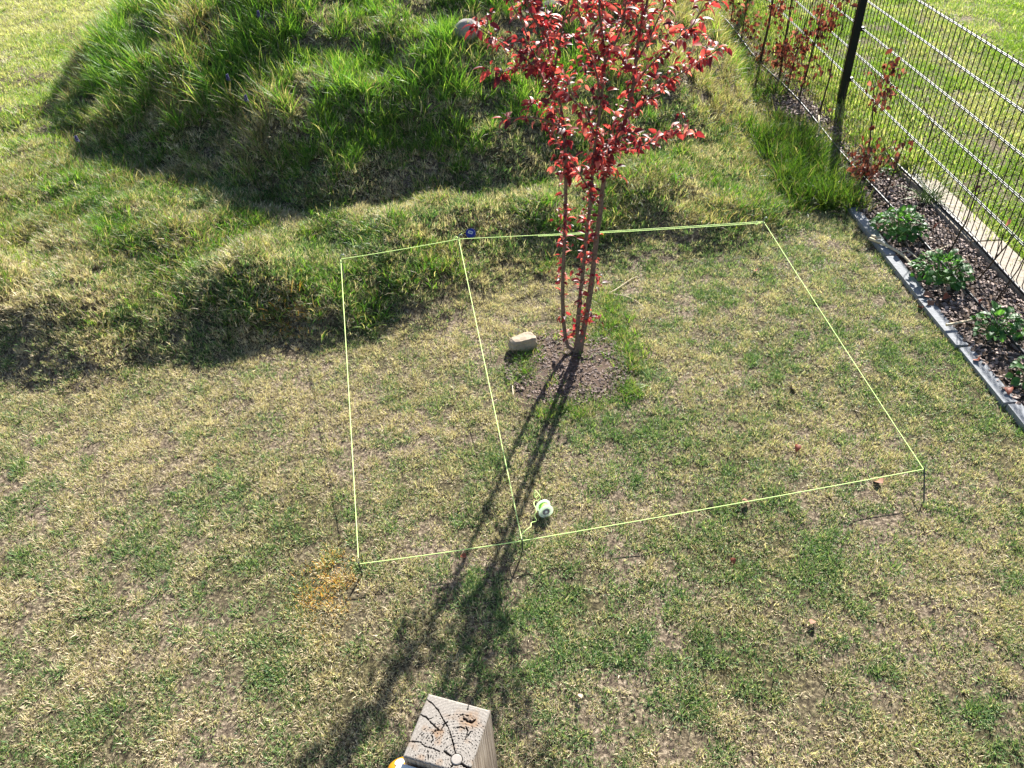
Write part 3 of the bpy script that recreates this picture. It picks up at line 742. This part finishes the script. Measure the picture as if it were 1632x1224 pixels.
# taller weed tufts on the lawn
wm = [blade_tuft('blades', 26, .03, .06, .17, .0045, 1.25, M_CL, .9, 80+i) for i in range(3)]
M_WEED = simple('weed_green', (.20, .32, .07), .5, .3, scale=15, c2=(.10, .2, .04))
for w_ in wm: w_.materials.clear(); w_.materials.append(M_WEED)
for (u, v, s, lab) in [(1040, 612, 1.0, 'spreading grass weed on the lawn right of the mulch circle'), (180, 395, 1.1, 'bright grass weed on the lawn left below the mound'),
                       (420, 545, .5, 'grass tuft at the foot of the bank by the orange brown patch'), (45, 415, .8, 'grass weed at the left picture edge above the dark bank'), (430, 990, .45, 'small dark weed on the open lawn below the rust patch'), (1010, 760, .4, 'tiny grass weed right of the white spool'), (655, 700, .4, 'tiny grass weed in the left bay of the string rectangle'),
                       (845, 605, .6, 'small grass weed below the beige stone'), (835, 575, .6, 'grass tuft against the front of the beige stone'),
                       (870, 575, .35, 'tiny grass weed in the mulch by the trunk'), (925, 575, .3, 'tiny green sprout at the foot of the plum tree')]:
    p = ground_at(u, v); o = bpy.data.objects.new('grass_weed', random.choice(wm)); col.objects.link(o); o.location = p; o.scale = (s, s, s*.75); o.rotation_euler = (0, 0, random.uniform(0, 6))
    tag(o, lab, 'weed', 'single grass weeds on the lawn')
# taller fringe right of mulch circle
pts = []
for _ in range(150):
    t = random.random(); u = 962 + 52*t**1.5 + random.gauss(0, 14); v = 470 + 115*t + random.gauss(0, 10)
    pts.append(ground_at(u, v))
for _ in range(40): pts.append(ground_at(835 + random.gauss(0, 14), 580 + random.gauss(0, 16)))
for _ in range(30): pts.append(ground_at(910 + random.gauss(0, 26), 655 + random.gauss(0, 8)))
for _ in range(46):
    a_ = random.uniform(0, 6.283); q_ = random.uniform(.35, 1.05); pts.append(Vector((bare.x + .31*q_*math.cos(a_), bare.y + .30*q_*math.sin(a_), hz(bare.x + .31*q_*math.cos(a_), bare.y + .30*q_*math.sin(a_)))))
for _ in range(26): pts.append(ground_at(1000 + random.gauss(0, 14), 625 + random.gauss(0, 8)))
pts = np.array([tuple(p) for p in pts]); n_ = len(pts)
scatter('fringe_grass', pts, np.stack([rng.normal(0, .2, n_), rng.normal(0, .2, n_), rng.uniform(0, 6.28, n_)], -1), rng.uniform(.4, .9, n_), np.stack([rng.uniform(.5, .95, n_), rng.uniform(.6, 1.0, n_), np.zeros(n_)], -1), mid_src)

# ------------------------------------------------------------------ string, pegs, spool
HS = .08
def S(u, v, h=HS):
    p = ground_at(u, v)
    for _ in range(6):
        z = hz(p.x, p.y) + h; p = at_z(u, v, z)
    return p
c0, c4, c1, c2, c3, c5 = S(543, 413, .17), S(731, 381, .15), S(1217, 353, .13), S(1472, 748, .10), S(572, 899), S(832, 862)
c3b = S(571, 889)
string = thing('string_line', 'bright yellow green string stretched in a rectangle over the lawn', 'string', c5)
def sagline(a, b, s=.004, dr=Vector((0, 0, 0))):
    return [a.lerp(b, t) + Vector((0, 0, -4*s*t*(1-t))) + dr for t in np.linspace(0, 1, 9)]
for a, b2, s in ((c0, c4, .004), (c4, c1, .006), (c1, c2, .006), (c2, c5, .006), (c5, c3, .004), (c0, c3b, .006), (c4, c5, .006)):
    MB().tube(sagline(a, b2, s), .0020, 6).build('strand', M_STRING, string, True)
MB().tube(sagline(c4.lerp(c1, .25) - Vector((0, 0, .012)), c1 - Vector((0, 0, .010)), .004), .0022, 6).build('strand', M_STRING, string, True)
MB().tube([c1, c1 + Vector((-.02, .01, -.012)), c1 + Vector((-.045, 0, -.022))], .003, 5).build('loose_end', M_STRING, string, True)
MB().tube([c4, c4 + Vector((-.012, .015, .01)), c4 + Vector((-.03, .005, -.005))], .003, 5).build('loose_end', M_STRING, string, True)
def peg(c, dark=False, lean=(0, 0), label='', hook=True):
    z = hz(c.x, c.y); ft = Vector((c.x + lean[0], c.y + lean[1], z - .05)); tp_ = Vector((c.x, c.y, c.z + .012))
    pts = [ft, ft.lerp(tp_, .5), tp_]
    if hook: pts += [tp_ + Vector((.006, .004, .012)), tp_ + Vector((.018, .006, .014)), tp_ + Vector((.024, .006, .002))]
    o = MB().tube(pts, .0035, 6).build('tent_peg', M_PEGD if dark else M_PEG, None, True); tag(o, label, 'peg', 'pegs holding the string')
peg(c0, False, (.0, -.01), 'grey metal peg with a hooked top at the far left string corner')
peg(c4, False, (0, .01), 'peg beside the blue cap where the dividing string starts')
peg(c1, False, (.01, 0), 'peg at the far right string corner near the long grass')
peg(c2, True, (-.012, -.125), 'dark thin peg leaning at the near right string corner', False)
peg(c3, True, (0, .01), 'short peg at the near left string corner above the rust coloured patch', False)
peg(c5, True, (0, .005), 'short peg where the dividing string meets the near string', False)

# spool of string
sc = ground_at(868, 819); sc_ = sc + Vector((0, 0, .034))
ax = Vector((.25, -.90, .10)).normalized()
M_TWHITE = leafmat('translucent_white_plastic', [(0, (.86, .90, .84)), (1, (.86, .90, .84))], [(0, (.9, .97, .85)), (1, (.9, .97, .85))], .45, .3, .5)
spool = thing('string_spool', 'white plastic spool with green string lying in the tree shadow', 'spool', sc)
def disc(c, r, t): return [(0, -t/2), (r-.002, -t/2), (r, -t/4), (r, t/4), (r-.002, t/2), (0, t/2)]
for s in (-1, 1):
    MB().lathe(disc(None, .033, .004), sc_ + ax * s * .019, ax, 32).build('flange', M_TWHITE, spool)
MB().lathe([(.021, -.017), (.022, -.008), (.0215, 0), (.0225, .008), (.021, .017)], sc_, ax, 24).build('string_coil', M_GRN, spool)
MB().lathe([(0, .0215), (.016, .0215), (.016, .0218), (.010, .0219), (0, .0219)], sc_, ax, 24).build('label', M_LABEL, spool)
MB().lathe([(.006, .0221), (.0061, .024), (0, .024)], sc_, ax, 12).build('hub', M_WHITE, spool)
tail = [(831, 853), (838, 845), (846, 839), (847, 833), (855, 830), (852, 822), (855, 813), (851, 804), (852, 799), (858, 797), (861, 793), (858, 787), (852, 782), (853, 793), (860, 785), (859, 781)]
tp2 = [S(u, v, .03 + .012*math.sin(i*1.3)) for i, (u, v) in enumerate(tail)]
MB().tube(densify(tp2, 4), .0016, 5).build('string_tail', M_STRING, spool, True)

# ------------------------------------------------------------------ stones, cap, sticks, leaves
def rock(name, u, v, size, mat, label, seed, sink=.3, flat=1.0):
    p = ground_at(u, v); r = random.Random(seed); bm = bmesh.new(); bmesh.ops.create_icosphere(bm, subdivisions=3, radius=1)
    pl = [(Vector((r.gauss(0, 1), r.gauss(0, 1), r.gauss(0, 1))).normalized(), r.uniform(.62, .85)) for _ in range(9)] if flat < 1 else []
    pl += [(Vector((.05, .05, 1)).normalized(), .62)] if flat < 1 else []
    for vt in bm.verts:
        c = vt.co.copy()
        for nrm, d in pl:
            k = c.dot(nrm)
            if k > d: c -= nrm * (k - d) * .92
        w = 1 + .05*math.sin(c.x*4+seed) * math.cos(c.y*5) + .03*math.sin(c.z*9+seed) + r.uniform(-.012, .012)
        vt.co = Vector((c.x*size[0]*w, c.y*size[1]*w, c.z*size[2]*w))
    me = bpy.data.meshes.new(name); bm.to_mesh(me); bm.free(); me.materials.append(mat)
    me.polygons.foreach_set('use_smooth', [flat >= 1] * len(me.polygons))
    o = bpy.data.objects.new(name, me); col.objects.link(o); o.location = p + Vector((0, 0, size[2]*(1-sink))); o.rotation_euler = (0, 0, .35); tag(o, label, 'stone'); return o
rock('stone', 834, 556, (.085, .060, .062), M_STONE, 'flat topped beige stone on the lawn beside the mulch circle', 3, .35, .5)
rock('stone', 746, 60, (.10, .08, .075), M_STONEG, 'rounded grey stone half sunk in the long mound grass left of the crown', 5, .3)
rock('stone', 876, 22, (.12, .08, .06), M_STONED, 'dark stone on the mound seen through the red crown', 8, .4)
rock('stone', 1364, 300, (.028, .024, .02), M_STONE, 'small pebble at the top end of the edging stones', 9, .3)

p = S(750, 372, .075); cap = thing('blue_cap', 'small dark blue plastic cap with a white label beside the string', 'cap', p)
axc = Vector((-.05, -.62, .78)).normalized()
MB().lathe([(.028, -.022), (.031, -.016), (.031, .006), (.029, .010), (0, .011)], p, axc, 14).build('body', M_BLUE, cap)
a0 = Vector((1, -.35, -.2)); a0 = (a0 - axc*a0.dot(axc)).normalized(); b0 = axc.cross(a0)
def q4(cx, cy, w, h, z): return [p + axc*z + a0*(cx+sx*w) + b0*(cy+sy*h) for sx, sy in ((-1, -1), (1, -1), (1, 1), (-1, 1))]
mesh_obj('label', q4(0, .002, .014, .009, .0125), [(0, 1, 2, 3)], M_WHITE, cap).matrix_parent_inverse = Matrix.Translation(-p)
lb = MB(); 
for k in range(3): 
    b = len(lb.v); lb.v += q4(-.008 + k*.008, .002, .0028, .0055, .0132); lb.f.append((b, b+1, b+2, b+3))
lb.build('label_print', M_BLUE, cap)

def stick(pix, r_, label, h=.012, z=None, mat=M_TWIG):
    pts = [ground_at(u, v) + Vector((0, 0, h)) if z is None else at_z(u, v, z) for u, v in pix]
    o = MB().tube(densify(pts, 3, .001), [r_*(1-.4*i/(len(pts)*3-3)) for i in range(len(pts)*3-2)], 6).build('stick', mat, None, True); tag(o, label, 'stick', 'dry sticks and stalks lying about')
stick([(970, 470), (985, 462), (1005, 448), (1016, 443)], .004, 'short dry stalk slanting up right, behind the plum tree')
stick([(968, 471), (990, 473), (1010, 480), (1028, 495)], .003, 'curved dry stalk bending down right, behind the plum tree')
stick([(1385, 380), (1415, 392), (1440, 408), (1466, 436)], .010, 'long pale stick lying on the edging stones by the largest bush', z=.045)
stick([(1388, 377), (1404, 379)], .012, 'short thick pale stick end on the edging by the largest bush', z=.05)
stick([(1432, 404), (1448, 400), (1462, 412), (1478, 416)], .005, 'thin pale stick between the first two green bushes', z=.05)
stick([(1478, 402), (1496, 398), (1514, 390)], .006, 'straight pinkish stick on the mulch by the kerb', z=.05)
stick([(1508, 518), (1530, 514), (1552, 509)], .008, 'pale stick across the edging beside the third green bush', z=.05)
stick([(1305, 185), (1306, 205), (1300, 225)], .010, 'pale split stick below the bare forked hedge plant', z=.06)
stick([(817, 618), (818, 632)], .004, 'tiny pale stalk on the lawn left of the tree shadow')
dl = [leaf_mesh('dead_leaf', .055, .038, .6, 1.2, simple('rusty_dead_leaf', (.34, .09, .04), .6, .3, c2=(.17, .05, .03)), 0, 1), leaf_mesh('dead_leaf', .06, .042, .5, 1.0, simple('brown_dead_leaf', (.26, .13, .08), .7, .3), 0, 2), leaf_mesh('dead_leaf', .05, .035, .5, 1.0, simple('pale_dead_leaf', (.45, .33, .22), .7, .3), 0, 3)]
for (u, v, k, s, lab) in [(1271, 714, 0, .8, 'small rust red leaf on the lawn inside the right of the string'), (1405, 776, 1, 1.0, 'brown curled leaf on the grass below the near right string'),
                          (1262, 624, 2, .8, 'pale dead leaf on the lawn in the right half of the rectangle'), (1204, 437, 0, .7, 'reddish leaf on the lawn just below the far right string corner'),
                          (744, 893, 0, .6, 'tiny orange leaf in the edge of the tree shadow'), (1126, 805, 2, .8, 'pale dead leaf just inside the near string'), (1181, 802, 1, .7, 'dull brown leaf touching the near string'),
                          (927, 1118, 2, .5, 'tiny pale leaf on the lawn right of the timber post'), (1455, 545, 2, .8, 'pale leaf on the lawn left of the edging stones'), (1468, 495, 0, .9, 'orange leaf against the edging stones'),
                          (1168, 894, 0, .6, 'tiny rust red leaf on the open lawn at lower right'), (1290, 1000, 1, .6, 'tiny brown leaf on the open lawn near the bottom')]:
    p = ground_at(u, v); o = bpy.data.objects.new('dead_leaf', dl[k]); col.objects.link(o); o.location = p + Vector((0, 0, .022)); o.scale = (s,)*3; o.rotation_euler = (random.gauss(0, .4), random.gauss(0, .3), random.uniform(0, 6))
    tag(o, lab, 'leaf', 'fallen leaves on the lawn')
WL = ['against the lower left of the third green bush', 'left of the last green bush', 'below the last green bush at the picture edge', 'at the left foot of the second green bush', 'right of the second green bush', 'between the drip hose and the largest bush', 'touching the left side of the largest bush', 'below the second green bush']
for i, (u, v) in enumerate([(1560, 575), (1612, 590), (1608, 618), (1470, 470), (1512, 470), (1405, 350), (1395, 365), (1480, 478)]):
    p = at_z(u, v, .04); o = bpy.data.objects.new('dead_leaf', dl[i % 2]); col.objects.link(o); o.location = p; o.rotation_euler = (random.gauss(0, .4), random.gauss(0, .3), random.uniform(0, 6))
    tag(o, 'withered brown leaf on the mulch ' + WL[i], 'leaf', 'withered leaves in the bed')
# grape hyacinths
for (u, v, lab) in [(310, 22, 'grape hyacinth highest on the mound, near its left skyline'), (421, 48, 'grape hyacinth on the mound in the dark long grass near the top'), (373, 148, 'grape hyacinth halfway up the left of the mound, by a pale strappy leaf'),
                    (402, 182, 'single purple grape hyacinth just below and right of the one halfway up'), (137, 243, 'grape hyacinth at the left foot of the mound')]:
    p = ground_at(u, v + 14); t_ = thing('grape_hyacinth', lab, 'flower', p, 'grape hyacinths in the mound grass')
    MB().tube([p, p + Vector((.004, -.01, .16))], .0022, 5).build('stalk', M_GSTEM, t_)
    h_ = MB()
    for k in range(22):
        a = k*2.4; zz = .155 + .045*k/22; r_ = .011*(1-.6*(k/22)); h_.lathe([(0, -.005), (.005, -.002), (.005, .002), (0, .005)], p + Vector((.004 + r_*math.cos(a), -.01 + r_*math.sin(a), zz)), (0, 0, 1), 6)
    h_.build('flower_head', M_PURP, t_)

# ------------------------------------------------------------------ timber post in the foreground
ZT = 1.575
TL, TR, BL = at_z(683, 1105, ZT), at_z(779, 1131, ZT), at_z(646.5, 1210, ZT)
ex = (TR-TL); W_ = ex.length; ex.normalize(); ey = Vector((-ex.y, ex.x, 0))
if ey.dot(BL-TL) < 0: ey = -ey
D_ = (BL-TL).length; W_ = (W_ + D_)/2
post = thing('timber_post', 'weathered square timber post with cracked end grain at the bottom of the picture', 'post', (TL + ex*W_/2 + ey*W_/2).to_tuple()[:2] + (0,))
def loc2(zu, zv):       # picture point of the end grain -> post top coordinates
    p = at_z(600 + zu/7.096, 1080 + zv/7.096, ZT) - TL; return np.array([p.dot(ex), p.dot(ey)])
cracks = [([(560, 240), (640, 300), (700, 370), (760, 480), (815, 570), (850, 680), (888, 830), (895, 860)], .00075), ([(478, 405), (560, 445), (610, 500), (665, 555), (725, 600), (770, 520), (800, 500)], .0008),
          ([(725, 600), (670, 590), (625, 640), (640, 700), (620, 730)], .0006), ([(372, 718), (500, 728), (550, 780), (640, 800), (715, 835)], .0007), ([(770, 830), (820, 870), (870, 905)], .0012),
          ([(1045, 290), (1030, 360)], .0009), ([(330, 945), (420, 970), (520, 1000), (600, 1020)], .0012), ([(960, 975), (1000, 1000), (1060, 1020), (1110, 995)], .0016), ([(580, 810), (585, 900), (575, 960)], .0004),
          ([(1030, 600), (1010, 680)], .0004), ([(985, 460), (1030, 490), (1080, 500), (1110, 480)], .0014), ([(1020, 570), (1035, 600)], .0011), ([(950, 420), (1040, 430)], .0006), ([(510, 600), (515, 700)], .0004),
          ([(590, 470), (640, 450), (680, 430)], .0004), ([(905, 925), (860, 990), (800, 1060)], .0007), ([(1090, 560), (1060, 620), (1000, 700)], .0003), ([(870, 565), (950, 555), (990, 570)], .0006)]
pith = loc2(905, 925)
NG = 170; s_ = np.linspace(0, W_, NG); SX, SY = np.meshgrid(s_, s_)
dep = np.zeros_like(SX)
for pts_, w in cracks:
    P_ = [loc2(*q) for q in pts_]
    for a, b2 in zip(P_[:-1], P_[1:]):
        d = b2 - a; L2 = (d**2).sum(); t = np.clip(((SX-a[0])*d[0] + (SY-a[1])*d[1])/L2, 0, 1)
        dist = np.hypot(SX-a[0]-t*d[0], SY-a[1]-t*d[1]) + (vnoise(SX, SY, .0022, 4)-.5)*.0013
        dep = np.maximum(dep, np.clip(1.4 - dist/(w*.85), 0, 1))
rr_ = np.hypot(SX-pith[0], SY-pith[1]); ring = .5+.5*np.sin(rr_*1500 + vnoise(SX, SY, .02, 8)*3)
knot = loc2(1060, 490); kr = np.hypot(SX-knot[0], SY-knot[1])
plug = np.clip(1 - np.abs(rr_ - .0074)/.0008, 0, 1)*.8
dep = np.maximum(dep, plug)
stip = np.clip((vnoise(SX, SY, .0014, 13)-.62)*4, 0, 1) * (rr_ < .062) * np.clip(np.sin(rr_*1900)*1.6, 0, 1)
zt = -dep*.004 - ring*.00012*(rr_ > .0085) - stip*.0012 - np.clip(1-kr/.008, 0, 1)*.0015*vnoise(SX, SY, .002, 12)
edge_ = np.minimum.reduce([SX, SY, W_-SX, W_-SY]); zt = zt - np.clip(1-edge_/.003, 0, 1)**2*.0016
V = [TL + ex*float(a) + ey*float(b2) + Vector((0, 0, float(c))) for a, b2, c in zip(SX.ravel(), SY.ravel(), zt.ravel())]
F = [(j*NG+i, (j+1)*NG+i, (j+1)*NG+i+1, j*NG+i+1) for j in range(NG-1) for i in range(NG-1)]
M_END, nt, b = newmat('weathered_end_grain'); L = nt.links
ca = N(nt, 'ShaderNodeAttribute', attribute_name='crack'); sa_ = N(nt, 'ShaderNodeAttribute', attribute_name='stain')
tc = N(nt, 'ShaderNodeTexCoord'); no = N(nt, 'ShaderNodeTexNoise', inp={2: 900.0, 3: 4.0}); L.new(tc.outputs['Object'], no.inputs[0])
c1_ = ramp(nt, [(.3, (.17, .15, .13)), (.7, (.33, .30, .265))], no.outputs[0])
mx = N(nt, 'ShaderNodeMix', data_type='RGBA'); L.new(sa_.outputs['Fac'], mx.inputs[0]); L.new(c1_.outputs[0], mx.inputs[6]); mx.inputs[7].default_value = (.24, .165, .11, 1)
mx2 = N(nt, 'ShaderNodeMix', data_type='RGBA'); L.new(ca.outputs['Fac'], mx2.inputs[0]); L.new(mx.outputs[2], mx2.inputs[6]); mx2.inputs[7].default_value = (.035, .025, .02, 1)
L.new(mx2.outputs[2], b.inputs['Base Color']); b.inputs['Roughness'].default_value = .9; b.inputs['Specular IOR Level'].default_value = .15
eg = mesh_obj('end_grain', V, F, M_END, post); eg.matrix_parent_inverse = Matrix.Translation(-Vector(post.location))
a_ = eg.data.attributes.new('crack', 'FLOAT', 'POINT'); a_.data.foreach_set('value', np.clip(dep*1.2 + stip*.75 + (ring < .2)*.10 + .16*np.clip((vnoise(SX, SY, .0012, 55)-.6)*3, 0, 1), 0, 1).ravel().astype(np.float32))
st_ = np.clip(1-kr/.017, 0, 1)*.8 + np.clip(1-np.hypot(SX-loc2(700, 600)[0], SY-loc2(700, 600)[1])/.011, 0, 1)*.7 + .6*np.clip((vnoise(SX, SY, .012, 19)-.62)*4, 0, 1)
a_ = eg.data.attributes.new('stain', 'FLOAT', 'POINT'); a_.data.foreach_set('value', np.clip(st_ * (.5+vnoise(SX, SY, .003, 23)), 0, 1).ravel().astype(np.float32))
M_SIDE, nt, b = newmat('weathered_timber_side'); L = nt.links
tc = N(nt, 'ShaderNodeTexCoord'); mp = N(nt, 'ShaderNodeMapping', inp={3: (260, 260, 9)}); no = N(nt, 'ShaderNodeTexNoise', inp={2: 1.0, 3: 5.0})
L.new(tc.outputs['Object'], mp.inputs[0]); L.new(mp.outputs[0], no.inputs[0]); c1_ = ramp(nt, [(.35, (.17, .125, .09)), (.5, (.30, .24, .18)), (.65, (.38, .32, .26))], no.outputs[0])
L.new(c1_.outputs[0], b.inputs['Base Color']); b.inputs['Roughness'].default_value = .85
bp = N(nt, 'ShaderNodeBump', inp={0: .7, 1: .002}); L.new(no.outputs[0], bp.inputs['Height']); L.new(bp.outputs[0], b.inputs['Normal'])
SB = MB(); cs = [TL, TL + ex*W_, TL + ex*W_ + ey*W_, TL + ey*W_]; levels = [ZT-.0016, ZT-.3, ZT-.8, -.2]
for zz in levels:
    for c in cs: SB.v.append(Vector((c.x, c.y, zz)))
for j in range(3):
    for k in range(4): SB.f.append((j*4+k, j*4+(k+1) % 4, (j+1)*4+(k+1) % 4, (j+1)*4+k))
SB.build('shaft', M_SIDE, post)
M_PLUG = simple('pale_pith', (.31, .28, .25), .8, .2, scale=400, var=.2)
MB().lathe([(.0070, -.006), (.0070, .0002), (.0060, .0009), (0, .001)], TL + ex*float(pith[0]) + ey*float(pith[1]) + Vector((0, 0, ZT-TL.z)), (0, 0, 1), 20).build('round_pith', M_PLUG, post)
# white rail with yellow end cup in front of the post
q0 = TL + ey*(W_+.004) + ex*(-.012)
rail = thing('white_rail', 'white painted board fixed against the near side of the timber post', 'board', (q0.x, q0.y, ZT-.02))
V = []
for zz in (ZT-.09, ZT-.012):
    for a, b2 in ((-.012+.006, .0), (.25, .0), (.25, .03), (-.012, .03)): V.append(Vector((TL.x, TL.y, 0)) + ex*a + ey*(W_+.004+b2) + Vector((0, 0, zz)))
r_ = MB(); r_.v = V; r_.f = [(0, 1, 2, 3)[::-1], (4, 5, 6, 7), (0, 1, 5, 4), (1, 2, 6, 5), (2, 3, 7, 6), (3, 0, 4, 7)]; r_.build('board', simple('white_paint', (.80, .79, .76), .5, .4, var=.05), rail)
cpos = at_z(641, 1229, ZT-.06)
cupo = thing('yellow_knob', 'round yellow plastic knob peeping out left of the timber post', 'knob', cpos)
MB().lathe([(0, .012), (.010, .013), (.017, .010), (.0205, .004), (.0215, -.004), (.020, -.015), (.014, -.022), (0, -.024)], cpos, (-.2, .5, .8), 28).build('knob', M_YEL, cupo, True)
MB().lathe([(0, .0145), (.006, .0145), (.007, .0125)], cpos, (-.2, .5, .8), 16).build('screw_cap', M_WHITE, cupo, True)
